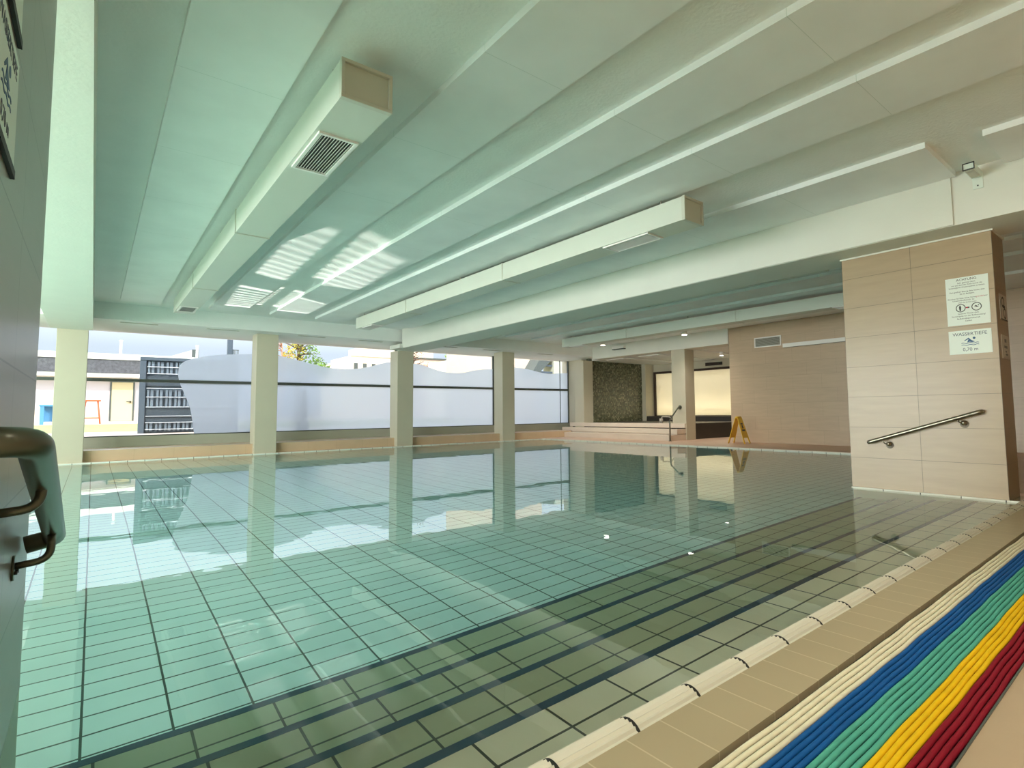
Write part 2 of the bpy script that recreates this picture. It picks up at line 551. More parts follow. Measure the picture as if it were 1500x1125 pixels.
# ------------------------------------------------------------------ pool basin
zf = -0.70
struct(boxes('pool_floor', [((XL - 0.1, 2.0, zf - 0.1), (XR + 0.2, 12.6, zf))], 'poolfloor'))
struct(boxes('pool_wall', [((XL - 0.1, 12.38, zf), (XR + 0.1, 12.46, 0.004))], 'poolwall_x'))
struct(boxes('pool_wall', [((XL - 0.08, 2.2, zf), (XL, 12.4, 0.004))], 'poolwall_y'))
struct(boxes('pool_wall', [((XR, 2.2, zf), (XR + 0.08, 12.4, 0.004))], 'poolwall_y'))
struct(boxes('pool_wall', [((6.2, 2.18, zf), (XR + 0.1, 2.26, 0.004)), ((XL - 0.1, 2.18, zf), (-0.14, 2.26, 0.004))], 'poolwall_x'))
STY = [0.90, 1.31, 1.615, 1.92, 2.24]
STD = [-0.145, -0.285, -0.42, -0.56]
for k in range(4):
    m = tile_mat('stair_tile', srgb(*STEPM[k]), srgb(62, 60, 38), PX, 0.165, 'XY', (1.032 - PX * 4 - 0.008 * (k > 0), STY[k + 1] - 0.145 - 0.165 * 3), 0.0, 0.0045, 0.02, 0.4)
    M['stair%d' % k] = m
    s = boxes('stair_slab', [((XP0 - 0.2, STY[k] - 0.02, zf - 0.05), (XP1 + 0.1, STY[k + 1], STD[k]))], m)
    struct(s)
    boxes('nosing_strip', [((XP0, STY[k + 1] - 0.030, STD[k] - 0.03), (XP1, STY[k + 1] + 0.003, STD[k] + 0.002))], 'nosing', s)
# entry alcove walls below the pillars
struct(boxes('pool_wall', [((XP1, 0.9, -0.9), (6.24, 2.29, -0.001)), ((-0.55, 0.9, -0.9), (XP0, 2.29, -0.001))], 'stairwall'))
# white edging
def edging(name, axis, a, b, u, w, z0, z1, pitch, first):
    bm = B()
    g = 0.004
    p = first
    while p > a:
        p -= pitch
    while p < b:
        lo, hi = max(p + g, a), min(p + pitch - g, b)
        if hi > lo:
            if axis == 'X':
                box(bm, (lo, u, z0), (hi, u + w, z1))
            else:
                box(bm, (u, lo, z0), (u + w, hi, z1))
        p += pitch
    o = struct(obj(name, bm, 'coping'))
    c = B()
    if axis == 'X':
        box(c, (a, u + 0.002, z0), (b, u + w - 0.001, z1 - 0.004))
    else:
        box(c, (u + 0.002, a, z0), (u + w - 0.001, b, z1 - 0.004))
    obj('trim_joint', c, 'dark', o)
    return o
edging('trim_2', 'X', XL, XR + 0.06, 12.385, 0.055, 0.0, 0.016, PX, 0.255)
edging('trim_3', 'Y', 2.26, 12.40, XR - 0.005, 0.07, 0.0, 0.020, PX, 2.387)
edging('trim_4', 'Y', 1.0, 2.30, XP1 - 0.022, 0.020, -0.004, 0.014, PX * 1.25, 1.09)
edging('trim_8', 'Y', 2.26, 12.40, XL - 0.05, 0.055, 0.0, 0.016, PX, 2.387)
# ribbed coping at the near edge
prof = []
N = 18
for i in range(N + 1):
    t = i / N
    a = PI * (0.04 + 0.92 * t)
    r = 1.0 + (0.07 if i % 2 else -0.07) * (1 if 2 < i < N - 2 else 0)
    prof.append((0.957 + 0.0435 * math.cos(a) * (1 if i % 2 else 0.945), -0.004 + 0.038 * math.sin(a) * r))
prof = [(1.0, -0.05)] + prof + [(0.914, -0.05)]
bm = B()
p = 1.032 - PX * 5
while p < XP1 + 0.4:
    lo, hi = max(p + 0.0045, XP0), min(p + PX - 0.0045, XP1 + 0.42)
    if hi > lo + 0.01:
        prism(bm, [(lo, y, z) for y, z in prof], (hi - lo, 0, 0))
    p += PX
cop = struct(obj('trim_6', bm, 'coping'))
bm = B()
core = [(1.0, -0.05)] + [(0.957 + 0.0425 * math.cos(PI * k / 20), -0.004 + 0.0392 * math.sin(PI * k / 20)) for k in range(21)] + [(0.914, -0.05)]
pj = 1.032 - PX * 5
while pj < XP1 + 0.4:
    if pj > XP0:
        prism(bm, [(pj - 0.004, y, z) for y, z in core], (0.008, 0, 0))
    pj += PX
obj('trim_joint', bm, 'black', cop)
struct(boxes('trim_7', [((X0, 0.384, 0.0), (6.25, 0.3885, 0.028))], 'frame'))

# water body: surface at z = 0
bm = B()
box(bm, (XL - 0.05, 0.93, zf - 0.3), (XR + 0.04, 12.43, 0.0))
wt = obj('pool_water', bm, water_mat())
struct(wt, 'clear still water filling the tiled pool')

# ------------------------------------------------------------------ window front
def window(n, xa, xb):
    z0, z1 = 0.405, 2.56
    bars = [((xa, YW - 0.03, z1 - 0.06), (xb, YW + 0.03, z1 + 0.02)), ((xa, YW - 0.03, z0), (xb, YW + 0.03, z0 + 0.02)),
            ((xa, YW - 0.03, 1.475), (xb, YW + 0.03, 1.535)), ((xa, YW - 0.03, z0), (xa + 0.03, YW + 0.03, z1)), ((xb - 0.03, YW - 0.03, z0), (xb, YW + 0.03, z1))]
    w = struct(boxes('window_%d' % n, bars, 'frame'))
    boxes('glass_pane', [((xa + 0.02, YW + 0.004, z0 + 0.01), (xb - 0.02, YW + 0.01, 1.48)), ((xa + 0.02, YW + 0.004, 1.53), (xb - 0.02, YW + 0.01, z1 - 0.05))], 'glass', w)
    return w
XB = [X0, -0.33, 2.88, 6.05, 9.11, 12.10]
wins = [window(i + 2, XB[i], XB[i + 1]) for i in range(5)]
def film(w, top, left=None, right=None):
    """translucent film on the inside of the glass with a wavy upper edge; top = [(x, z)...]"""
    def cut(z0, z1):
        bm = B()
        n = len(top)
        pts = []
        for (xa, za), (xb, zb) in zip(top, top[1:]):
            for k in range(5):
                t = k / 5
                pts.append((xa + (xb - xa) * t, za + (zb - za) * t))
        pts.append(top[-1])
        up = [(x, min(z, z1)) for x, z in pts if min(z, z1) > z0 + 0.001]
        ring = [(up[0][0], z0)] + up + [(up[-1][0], z0)]
        q = []
        for a in ring:
            if not q or (abs(a[0] - q[-1][0]) + abs(a[1] - q[-1][1])) > 1e-4:
                q.append(a)
        prism(bm, [(x, YW - 0.003, z) for x, z in q], (0, 0.005, 0))
        return bm
    for z0, z1 in ((0.425, 1.476), (1.534, 2.49)):
        obj('privacy_film', cut(z0, z1), 'film', w)
def smooth(pts, n=6):
    out = []
    for i in range(len(pts) - 1):
        p0, p1, p2, p3 = pts[max(i - 1, 0)], pts[i], pts[i + 1], pts[min(i + 2, len(pts) - 1)]
        for k in range(n):
            t = k / n
            out.append(tuple(0.5 * (2 * b + (c - a) * t + (2 * a - 5 * b + 4 * c - d) * t * t + (3 * b - a - 3 * c + d) * t ** 3) for a, b, c, d in zip(p0, p1, p2, p3)))
    out.append(pts[-1])
    return out
# the bay by the lawn: film with a swinging side edge (built as two closed outlines)
edgeA = [(1.63, 0.425), (1.59, 0.71), (1.54, 0.97), (1.44, 1.25), (1.355, 1.46), (1.325, 1.60), (1.32, 1.70), (1.335, 1.81), (1.39, 1.90), (1.53, 1.98), (1.77, 2.05), (2.02, 2.10), (2.34, 2.13), (2.65, 2.15), (2.85, 2.16)]
sA = smooth(edgeA)
lowA = [p for p in sA if p[1] <= 1.476]
upA = [p for p in sA if p[1] >= 1.534]
bm = B(); prism(bm, [(x, YW - 0.003, z) for x, z in lowA + [(1.36, 1.476), (2.85, 1.476), (2.85, 0.425)]], (0, 0.005, 0)); obj('privacy_film', bm, 'film', wins[1])
bm = B(); prism(bm, [(x, YW - 0.003, z) for x, z in [(1.34, 1.534)] + upA + [(2.85, 1.534)]], (0, 0.005, 0)); obj('privacy_film', bm, 'film', wins[1])
film(wins[2], smooth([(2.90, 2.17), (3.21, 2.15), (3.53, 2.09), (3.83, 2.02), (4.14, 1.95), (4.46, 1.91), (4.88, 1.91), (5.31, 1.98), (5.63, 2.08), (5.87, 2.14), (6.03, 2.16)], 2))
film(wins[3], smooth([(6.08, 2.17), (6.52, 2.13), (6.82, 2.10), (7.13, 2.01), (7.44, 1.94), (7.77, 1.92), (8.10, 1.94), (8.44, 2.02), (8.75, 2.06), (9.08, 2.08)], 2))
film(wins[4], smooth([(9.14, 2.12), (9.91, 2.17), (10.44, 2.13), (10.86, 2.06), (11.28, 2.02), (11.78, 2.06), (12.07, 2.07)], 2))
struct(boxes('window_mullion', [((11.72, YW - 0.03, 0.405), (11.732, YW, 2.5))], 'frame'))
bpy.data.objects['window_mullion'].name = 'window_frame'
struct(boxes('wall_end', [((12.10, YF + 0.5, 0.0), (12.6, 13.95, 2.76))], 'column'))
bpy.data.objects['wall_end'].name = 'corner_wall'
# linear air slots in the bulkhead soffit
for k, xa in enumerate((0.31, 1.62, 3.27, 4.56, 6.55, 7.9, 9.75)):
    t = thing('slot_diffuser', 'narrow air slot over the window, %s' % (
        'first from the tiled wall by the lawn view', 'above the dark slatted stair tower', 'above the yellow autumn tree', 'above the cream flat house', 'above the little brown lamp post',
        'above the bright cream wall', 'nearest the corner with the steps')[k], 'vent', (xa + 0.27, 12.30, 2.47), 'slots along the window soffit')
    boxes('slot_frame', [((xa, 12.26, 2.462), (xa + 0.55, 12.275, 2.4695)), ((xa, 12.325, 2.462), (xa + 0.55, 12.34, 2.4695)), ((xa, 12.275, 2.462), (xa + 0.012, 12.325, 2.4695)), ((xa + 0.538, 12.275, 2.462), (xa + 0.55, 12.325, 2.4695))], 'duct_trim', t)
    boxes('slot_opening', [((xa + 0.012, 12.275, 2.466), (xa + 0.538, 12.325, 2.4695))], 'dark', t)

# ------------------------------------------------------------------ ventilation ducts
def make_duct(xa, label):
    xb, z0, z1 = xa + 0.272, 2.45, 2.66
    t = thing('ventilation_duct', label, 'duct', (xa + 0.136, 6.7, z0), 'rectangular ducts under the ceiling')
    for ya, yb in ((2.83, 5.58), (5.59, 8.36), (8.37, 10.60)):
        boxes('duct_section', [((xa, ya, z0), (xb, yb, z1))], 'duct', t)
    # end cap with a raised rim
    boxes('end_cap', [((xa + 0.012, 2.818, z0 + 0.012), (xb - 0.012, 2.83, z1 - 0.012))], 'duct_trim', t)
    r = 0.016
    boxes('rim', [((xa - 0.004, 2.80, z0 - 0.004), (xb + 0.004, 2.835, z0 + r)), ((xa - 0.004, 2.80, z1 - r), (xb + 0.004, 2.835, z1 + 0.004)),
                  ((xa - 0.004, 2.80, z0 + r), (xa + r, 2.835, z1 - r)), ((xb - r, 2.80, z0 + r), (xb + 0.004, 2.835, z1 - r))], 'duct_trim', t, 0.003)
    for y in (5.585, 8.365):
        boxes('joint_flange', [((xa - 0.008, y - 0.008, z0 - 0.008), (xb + 0.008, y + 0.008, z0)), ((xa - 0.008, y - 0.008, z1), (xb + 0.008, y + 0.008, z1 + 0.008)),
                               ((xa - 0.008, y - 0.008, z0), (xa, y + 0.008, z1)), ((xb, y - 0.008, z0), (xb + 0.008, y + 0.008, z1))], 'duct_trim', t)
    for ya, yb in ((3.24, 3.83), (9.85, 10.35)):
        g = boxes('grille', [((xa + 0.02, ya, z0 - 0.014), (xa + 0.04, yb, z0)), ((xb - 0.04, ya, z0 - 0.014), (xb - 0.02, yb, z0)),
                             ((xa + 0.04, ya, z0 - 0.014), (xb - 0.04, ya + 0.02, z0)), ((xa + 0.04, yb - 0.02, z0 - 0.014), (xb - 0.04, yb, z0))], 'white', t)
        bm = B()
        n = 11
        for i in range(n):
            x = xa + 0.05 + (0.172) * i / (n - 1)
            prism(bm, [(x - 0.003, ya + 0.02, z0 - 0.012), (x, ya + 0.02, z0 - 0.012), (x + 0.004, ya + 0.02, z0 - 0.001), (x + 0.001, ya + 0.02, z0 - 0.001)], (0, yb - ya - 0.04, 0))
        obj('slat', bm, 'white', g)
        boxes('opening', [((xa + 0.04, ya + 0.02, z0 - 0.0012), (xb - 0.04, yb - 0.02, z0 - 0.0002))], 'black', g)
    for y in (3.1, 6.7, 10.3):
        for x in (xa + 0.05, xb - 0.05):
            bm = B()
            cyl(bm, (x, y, z1), (x, y, 2.76), 0.005, 8)
            obj('hanger', bm, 'steel', t)
    return t
dA = make_duct(0.932, 'long white duct with open slatted grille at its end, hung beside the lawn-side beam')
for xa, lab in ((3.868, 'long white square duct hung between bare ceiling ridges, just before the big white beam'),
                (6.44, 'square duct half hidden behind the big white beam'),
                (9.20, 'square duct hung over the far pool side, before the brown tiled wall')):
    c = copy_tree(dA)
    c.location.x = xa + 0.136
    c['label'] = lab

# ------------------------------------------------------------------ signs
def sign_xf(side):
    # text plane x -> along the pillar, y -> up ; the visible face looks to -X (side 'R') or +X (side 'L') or -Y (side 'F')
    if side == 'R':
        return Matrix(((0, 0, -1, 0), (-1, 0, 0, 0), (0, 1, 0, 0), (0, 0, 0, 1)))
    if side == 'L':
        return Matrix(((0, 0, 1, 0), (1, 0, 0, 0), (0, 1, 0, 0), (0, 0, 0, 1)))
    return Matrix(((1, 0, 0, 0), (0, 0, -1, 0), (0, 1, 0, 0), (0, 0, 0, 1)))
def on(side, loc):
    return Matrix.Translation(loc) @ sign_xf(side)
def flat(bm, pts, xf, d=0.0008):
    prism(bm, [xf @ Vector((x, y, 0.0)) for x, y in pts], xf.to_3x3() @ Vector((0, 0, d)))
def circ(cx, cy, r, n=28):
    return [(cx + r * math.cos(2 * PI * i / n), cy + r * math.sin(2 * PI * i / n)) for i in range(n)]
def ringp(bm, cx, cy, r, w, xf, n=32, d=0.0008):
    for i in range(n):
        a, b = 2 * PI * i / n, 2 * PI * (i + 1) / n
        flat(bm, [(cx + r * math.cos(a), cy + r * math.sin(a)), (cx + r * math.cos(b), cy + r * math.sin(b)), (cx + (r - w) * math.cos(b), cy + (r - w) * math.sin(b)), (cx + (r - w) * math.cos(a), cy + (r - w) * math.sin(a))], xf, d)
def wave(bm, cx, cy, L, amp, th, xf, n=24, cyc=2.5):
    f = lambda t: cy + amp * math.sin(2 * PI * cyc * t)
    for i in range(n):
        t, u = i / n, (i + 1) / n
        flat(bm, [(cx + L * (t - .5), f(t) - th / 2), (cx + L * (u - .5), f(u) - th / 2), (cx + L * (u - .5), f(u) + th / 2), (cx + L * (t - .5), f(t) + th / 2)], xf)
def swimmer(bm, cx, cy, s, xf):
    flat(bm, circ(cx + 0.30 * s, cy + 0.26 * s, 0.10 * s), xf)
    flat(bm, [(cx - 0.42 * s, cy + 0.08 * s), (cx - 0.38 * s, cy + 0.04 * s), (cx - 0.10 * s, cy + 0.20 * s), (cx - 0.22 * s, cy - 0.10 * s), (cx - 0.02 * s, cy - 0.05 * s), (cx + 0.15 * s, cy - 0.10 * s), (cx + 0.36 * s, cy - 0.06 * s), (cx + 0.12 * s, cy + 0.08 * s), (cx - 0.10 * s, cy + 0.32 * s)], xf)
def board(t, side, w, h, loc, material, th=0.004):
    bm = B()
    xf = on(side, loc)
    prism(bm, [xf @ Vector(p) for p in ((-w / 2, -h / 2, -th), (w / 2, -h / 2, -th), (w / 2, h / 2, -th), (-w / 2, h / 2, -th))], xf.to_3x3() @ Vector((0, 0, th)))
    return obj('sign_board', bm, material, t)
def depth_sign(side, x, label):
    loc = (x, 1.267, 1.356)
    t = thing('depth_sign', label, 'sign', loc)
    board(t, side, 0.306, 0.208, loc, 'signwhite')
    xf = on(side, loc)
    o = text_bm('WASSERTIEFE', 0.040, xf @ Matrix.Translation((0, 0.058, 0)) @ Matrix.Diagonal((1.02, 1, 1, 1)))
    obj('lettering', o, 'signink', t)
    bm = B()
    swimmer(bm, 0.0, 0.005, 0.10, xf)
    obj('swimmer_pictogram', bm, 'signblue', t)
    bm = B()
    wave(bm, 0, -0.010, 0.125, 0.003, 0.005, xf)
    wave(bm, 0, -0.026, 0.125, 0.003, 0.005, xf)
    obj('wave_pictogram', bm, 'signblue', t)
    obj('lettering', text_bm('0,70 m', 0.040, xf @ Matrix.Translation((0, -0.078, 0))), 'signink', t)
    return t
def notice_sign(side, x, label):
    loc = (x, 1.267, 1.720)
    t = thing('notice_sign', label, 'sign', loc)
    board(t, side, 0.308, 0.425, loc, 'signwhite')
    xf = on(side, loc)
    rows = [('ACHTUNG', .030, .180), ('Sehr geehrte Gäste,', .0165, .158), ('wir sind bemüht Ihnen immer die', .0165, .139), ('bestmögliche Wasserqualität zu bieten.', .0165, .119),
            ('Den größten Beitrag dazu leisten aber', .0165, .079), ('Sie als Badegast.', .0165, .059), ('Duschen Sie bitte daher immer            vor', .0165, .021), ('Schwimmbadbesuch. So', .0165, .002), ('bleibt das Becken sauber', .0130, -.017),
            ('Sauberes Wasser dank', .0165, -.116), ('Vorreinigung vor der Badbenutzung!', .0165, -.137), ('Badbetriebsgemeinschaft', .0165, -.160), ('Danke!', .0165, -.182)]
    bm = B()
    for s, size, y in rows:
        dx = -0.03 if s.startswith('Schwimm') else 0
        merge(bm, text_bm(s, size, xf @ Matrix.Translation((dx, y, 0)) @ Matrix.Diagonal((1.0, 1, 1, 1))))
    obj('lettering', bm, 'black', t)
    bm = B()
    merge(bm, text_bm('gründlich', .0165, xf @ Matrix.Translation((0.092, .021, 0))))
    obj('lettering', bm, 'red', t)
    bm = B()
    flat(bm, [(-0.015, -0.066), (0.000, -0.066), (0.000, -0.056), (-0.015, -0.056)], xf)
    obj('arrow_tail', bm, 'red', t)
    bm = B()
    ringp(bm, -0.052, -0.061, 0.036, 0.006, xf)
    ringp(bm, 0.062, -0.061, 0.036, 0.006, xf)
    flat(bm, circ(-0.056, -0.043, 0.006), xf)
    flat(bm, [(-0.064, -0.050), (-0.048, -0.050), (-0.050, -0.070), (-0.052, -0.086), (-0.060, -0.086), (-0.062, -0.070)], xf)
    swimmer(bm, 0.062, -0.062, 0.045, xf)
    flat(bm, [(0.000, -0.069), (0.016, -0.061), (0.000, -0.053)], xf)
    obj('pictogram', bm, 'black', t)
    return t
depth_sign('R', XP1 - 0.0045, 'white WASSERTIEFE 0,70 m board under the big notice on the beige pillar')
notice_sign('R', XP1 - 0.0045, 'tall white ACHTUNG notice with two round pictograms on the beige pillar')
tl = depth_sign('L', XP0 + 0.0045, 'white depth board seen edge-on, on the dark tiled wall above the handrail')
tn = notice_sign('L', XP0 + 0.0045, 'notice board cut by the picture corner, above the edge-on depth board')
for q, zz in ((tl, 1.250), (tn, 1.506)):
    boxes('shadow_gap_strip', [((XP0 + 0.0005, 1.115, zz - 0.012), (XP0 + 0.007, 1.42, zz + 0.004))], 'black', q)  # black strip painted in for the shadow gap under each board
# small boards on the shaded pillar side
loc = (6.07, 1.0685, 1.655)
t = thing('pictogram_sign', 'small dark-rimmed board with two curved symbols on the shaded pillar side', 'sign', loc)
board(t, 'F', 0.25, 0.225, loc, 'signgrey')
xf = on('F', loc)
bm = B()
ringp(bm, -0.02, 0.045, 0.05, 0.016, xf)
ringp(bm, 0.03, -0.05, 0.05, 0.016, xf)
flat(bm, [(-0.03, 0.0), (0.05, 0.0), (0.05, 0.02), (-0.03, 0.02)], xf)
obj('pictogram', bm, 'black', t)
bm = B()
for a, b in (((-0.125, -0.1125), (-0.112, 0.1125)), ((-0.125, -0.1125), (0.125, -0.103))):
    flat(bm, [(a[0], a[1]), (b[0], a[1]), (b[0], b[1]), (a[0], b[1])], xf, 0.001)
obj('rim', bm, 'black', t)
loc = (6.05, 1.0685, 1.305)
t = thing('info_sign', 'small plain board with blurred dark prints, lower on the shaded pillar side', 'sign', loc)
board(t, 'F', 0.27, 0.205, loc, 'signgrey')
xf = on('F', loc)
bm = B()
for x, y, w_, h_ in ((0.0, 0.055, 0.07, 0.03), (0.0, 0.0, 0.11, 0.022), (0.0, -0.04, 0.05, 0.015), (0.02, -0.065, 0.09, 0.016)):
    flat(bm, [(x - w_ / 2, y - h_ / 2), (x + w_ / 2, y - h_ / 2), (x + w_ / 2, y + h_ / 2), (x - w_ / 2, y + h_ / 2)], xf)
obj('print', bm, 'ledge', t)

# ------------------------------------------------------------------ handrails
# beside the notices: straight rail on two ball brackets, both ends turned to the wall
xr = XP1 - 0.062
t = thing('handrail', 'short slanted steel handrail on ball brackets on the beige pillar', 'handrail', (XP1, 1.65, 0.5))
bm = B()
tube(bm, bend([(XP1 - 0.012, 1.215, 0.748), (xr, 1.215, 0.748), (xr, 2.11, 0.458), (XP1 - 0.012, 2.11, 0.458)], 0.05), 0.0185, 16)
obj('rail_bar', bm, 'steel', t)
for y, z in ((1.345, 0.652), (1.942, 0.447)):
    bm = B()
    cyl(bm, (XP1, y, z - 0.012), (XP1 - 0.006, y, z - 0.012), 0.033)
    br = obj('bracket', bm, 'rosette', t)
    bm = B(); ball(bm, (XP1 - 0.026, y, z), 0.022); obj('ball', bm, 'steel', br)
    bm = B(); tube(bm, bend([(XP1 - 0.03, y, z), (xr, y + 0.03, z + 0.005), (xr, y + 0.042, z + 0.046)], 0.02), 0.006, 8); obj('stem', bm, 'steel', br)
# the twin rail on the dark wall
xr = XP0 + 0.067
t = thing('handrail', 'thick satin handrail returning into the dark tiled wall beside the stairs', 'handrail', (XP0, 1.65, 0.5))
bm = B()
tube(bm, bend([(XP0 + 0.008, 1.16, 0.755), (xr, 1.19, 0.752), (xr + 0.0, 2.09, 0.458), (XP0 + 0.008, 2.09, 0.445)], 0.03), 0.0235, 20)
obj('rail_bar', bm, 'greysteel', t)
for y, z in ((1.40, 0.615), (1.88, 0.428)):
    bm = B()
    cyl(bm, (XP0, y, z), (XP0 + 0.005, y, z), 0.030)
    br = obj('bracket', bm, 'greysteel', t)
    bm = B(); tube(bm, bend([(XP0 + 0.004, y, z + 0.004), (xr, y + 0.015, z + 0.008), (xr, y + 0.03, z + 0.07)], 0.03, 8), 0.0085, 10); obj('stem', bm, 'greysteel', br)
    for a in (0.6, 3.6):
        bm = B()
        cyl(bm, (XP0 + 0.004, y + 0.02 * math.cos(a), z - 0.02 * abs(math.sin(a))), (XP0 + 0.011, y + 0.02 * math.cos(a), z - 0.02 * abs(math.sin(a))), 0.0045, 8)
        obj('screw', bm, 'dark', br)
# grab rail at the steps
t = thing('grab_rail', 'thin steel grab rail rising from the floor to the column by the three steps', 'handrail', (11.05, 8.60, ZD))
bm = B()
tube(bm, bend([(10.97, 8.58, ZD), (10.97, 8.58, 0.55), (11.62, 8.80, 0.865), (11.70, 8.80, 0.865)], 0.06), 0.019, 12)
obj('rail_bar', bm, 'greysteel', t)
bm = B(); cyl(bm, (11.70, 8.80, 0.865), (11.685, 8.80, 0.865), 0.055); obj('rosette', bm, 'greysteel', t)
bm = B(); cyl(bm, (10.97, 8.58, ZD), (10.97, 8.58, ZD + 0.012), 0.04); obj('base_plate', bm, 'greysteel', t)

# ------------------------------------------------------------------ drain mat
t = thing('roll_mat', 'striped mat of wavy plastic tubes in cream, blue, teal, yellow and dark red', 'mat', (3.0, 0.56, 0.004))
cols = ['m_white'] * 4 + ['m_blue'] * 4 + ['m_teal'] * 5 + ['m_yellow'] * 4 + ['m_red'] * 4
bounds = [0.727, 0.660, 0.597, 0.516, 0.456, 0.393]
ys = []
for k, n in enumerate((4, 4, 5, 4, 4)):
    for i in range(n):
        ys.append(bounds[k] + (bounds[k + 1] - bounds[k]) * (i + 0.5) / n)
random.seed(3)
for i, (y, c) in enumerate(zip(ys, cols)):
    bm = B()
    pts = []
    x = -0.10
    while x < 6.2:
        wv = 0.0009 * math.sin(x * 9 + 0.9 * math.sin(x * 3.1) + i * 0.12) + 0.0006 * math.sin(x * 23 + i * 0.9)
        fade = 1.0
        pts.append((x, y + wv * fade + 0.002 * math.sin(x * 2.3), 0.0215 + 0.0008 * math.sin(x * 17 + i * 0.5)))
        x += 0.045
    tube(bm, pts, 0.0066, 10)
    obj('tube', bm, c, t)
bm = B()
x = -0.06
while x < 6.2:
    box(bm, (x, 0.395, 0.004), (x + 0.012, 0.727, 0.0165))
    x += 0.052
o = obj('cross_bar', bm, 'dark', t)
o['kind'] = 'stuff'

# ------------------------------------------------------------------ lamps and small fittings
t = thing('floodlight', 'small white box floodlight on a bracket at the top of the big white beam', 'lamp', (5.46, 1.07, 2.66))
bevel(boxes('housing', [((5.19, 1.035, 2.655), (5.43, 1.105, 2.705))], 'signwhite', t), 0.004)
boxes('lens', [((5.21, 1.042, 2.651), (5.40, 1.098, 2.655))], 'duct_trim', t)
boxes('end_frame', [((5.186, 1.031, 2.651), (5.192, 1.109, 2.659)), ((5.186, 1.031, 2.701), (5.192, 1.109, 2.709)), ((5.186, 1.031, 2.659), (5.192, 1.037, 2.701)), ((5.186, 1.103, 2.659), (5.192, 1.109, 2.701))], 'dark', t)
boxes('bracket', [((5.41, 1.05, 2.665), (5.46, 1.09, 2.695)), ((5.453, 1.035, 2.57), (5.46, 1.105, 2.70))], 'signwhite', t)
bm = B(); cyl(bm, (5.4535, 1.07, 2.595), (5.449, 1.07, 2.595), 0.006, 10); obj('screw', bm, 'black', t)
for (x, y, z, lab) in ((10.80, 10.70, 2.76, 'round white spotlight glowing under the ceiling above the mosaic alcove'), (10.95, 8.05, 2.76, 'round white spotlight glowing under the ceiling above the inner column')):
    t = thing('spotlight', lab, 'lamp', (x, y, z - 0.14), 'round ceiling spotlights')
    bm = B(); cyl(bm, (x, y, z - 0.13), (x, y, z), 0.06); obj('housing', bm, 'duct_trim', t)
    bm = B(); cyl(bm, (x, y, z - 0.142), (x, y, z - 0.13), 0.062); obj('lens', bm, 'lamp', t)
t = thing('spotlight', 'little white spotlight under the low ceiling behind the inner column', 'lamp', (13.3, 8.55, 2.29), 'round ceiling spotlights')
bm = B(); cyl(bm, (13.3, 8.55, 2.30), (13.3, 8.55, 2.40), 0.05); obj('housing', bm, 'white', t)
bm = B(); cyl(bm, (13.3, 8.55, 2.29), (13.3, 8.55, 2.30), 0.048); obj('lens', bm, 'lamp', t)
t = thing('ceiling_light', 'small white box fitting with dark underside, fixed on the white beam over the alcove', 'lamp', (11.68, 10.85, 2.66))
boxes('housing', [((11.58, 10.65, 2.60), (11.68, 11.10, 2.68))], 'white', t)
boxes('underside', [((11.578, 10.65, 2.575), (11.68, 11.10, 2.60))], 'frame', t)
t = thing('wall_vent', 'framed ventilation grille high on the brown tiled wall', 'vent', (11.7000, 6.3048, 2.3275))
boxes('vent_frame', [((11.6820, 5.9857, 2.2115), (11.7000, 6.6336, 2.2357)), ((11.6820, 5.9857, 2.4194), (11.7000, 6.6336, 2.4436)), ((11.6820, 5.9857, 2.2357), (11.7000, 6.0099, 2.4194)), ((11.6820, 6.6094, 2.2357), (11.7000, 6.6336, 2.4194))], 'white', t)
bm = B()
for i in range(9):
    z = 2.242 + i * 0.0203
    prism(bm, [(11.686, 6.01, z), (11.698, 6.01, z + 0.011), (11.698, 6.01, z + 0.014), (11.686, 6.01, z + 0.003)], (0, 0.598, 0))
obj('slat', bm, 'duct_trim', t)
boxes('opening', [((11.6970, 6.0099, 2.2357), (11.6995, 6.6094, 2.4194))], 'dark', t)
t = thing('wall_lamp', 'long white strip light fixed on the brown tiled wall', 'lamp', (11.7000, 5.1251, 2.2018))
boxes('housing', [((11.6600, 4.1581, 2.1500), (11.7000, 5.9277, 2.2400))], 'frame', t)
boxes('diffuser', [((11.6200, 4.1678, 2.1540), (11.6600, 5.9220, 2.2360))], 'white', t)
t = thing('air_vent', 'dark rectangular air vent in the white band above the glowing window', 'vent', (15.0, 9.93, 2.25))
boxes('vent_frame', [((14.985, 9.62, 2.20), (15.0, 10.24, 2.30))], 'brown', t)
bm = B()
for i in range(5):
    box(bm, (14.978, 9.64, 2.212 + i * 0.017), (14.985, 10.22, 2.219 + i * 0.017))
obj('slat', bm, 'ledge', t)
# faucet at the tub
t = thing('tub_faucet', 'small bright spout on the top step before the dark alcove', 'faucet', (12.05, 9.72, 0.44))
bm = B(); cyl(bm, (12.05, 9.72, 0.44), (12.05, 9.72, 0.57), 0.05); obj('body', bm, 'signgrey', t)
bm = B(); tube(bm, bend([(12.05, 9.72, 0.56), (12.05, 9.68, 0.62), (12.08, 9.42, 0.61), (12.08, 9.36, 0.52)], 0.08), 0.016, 10); obj('spout', bm, 'signgrey', t)

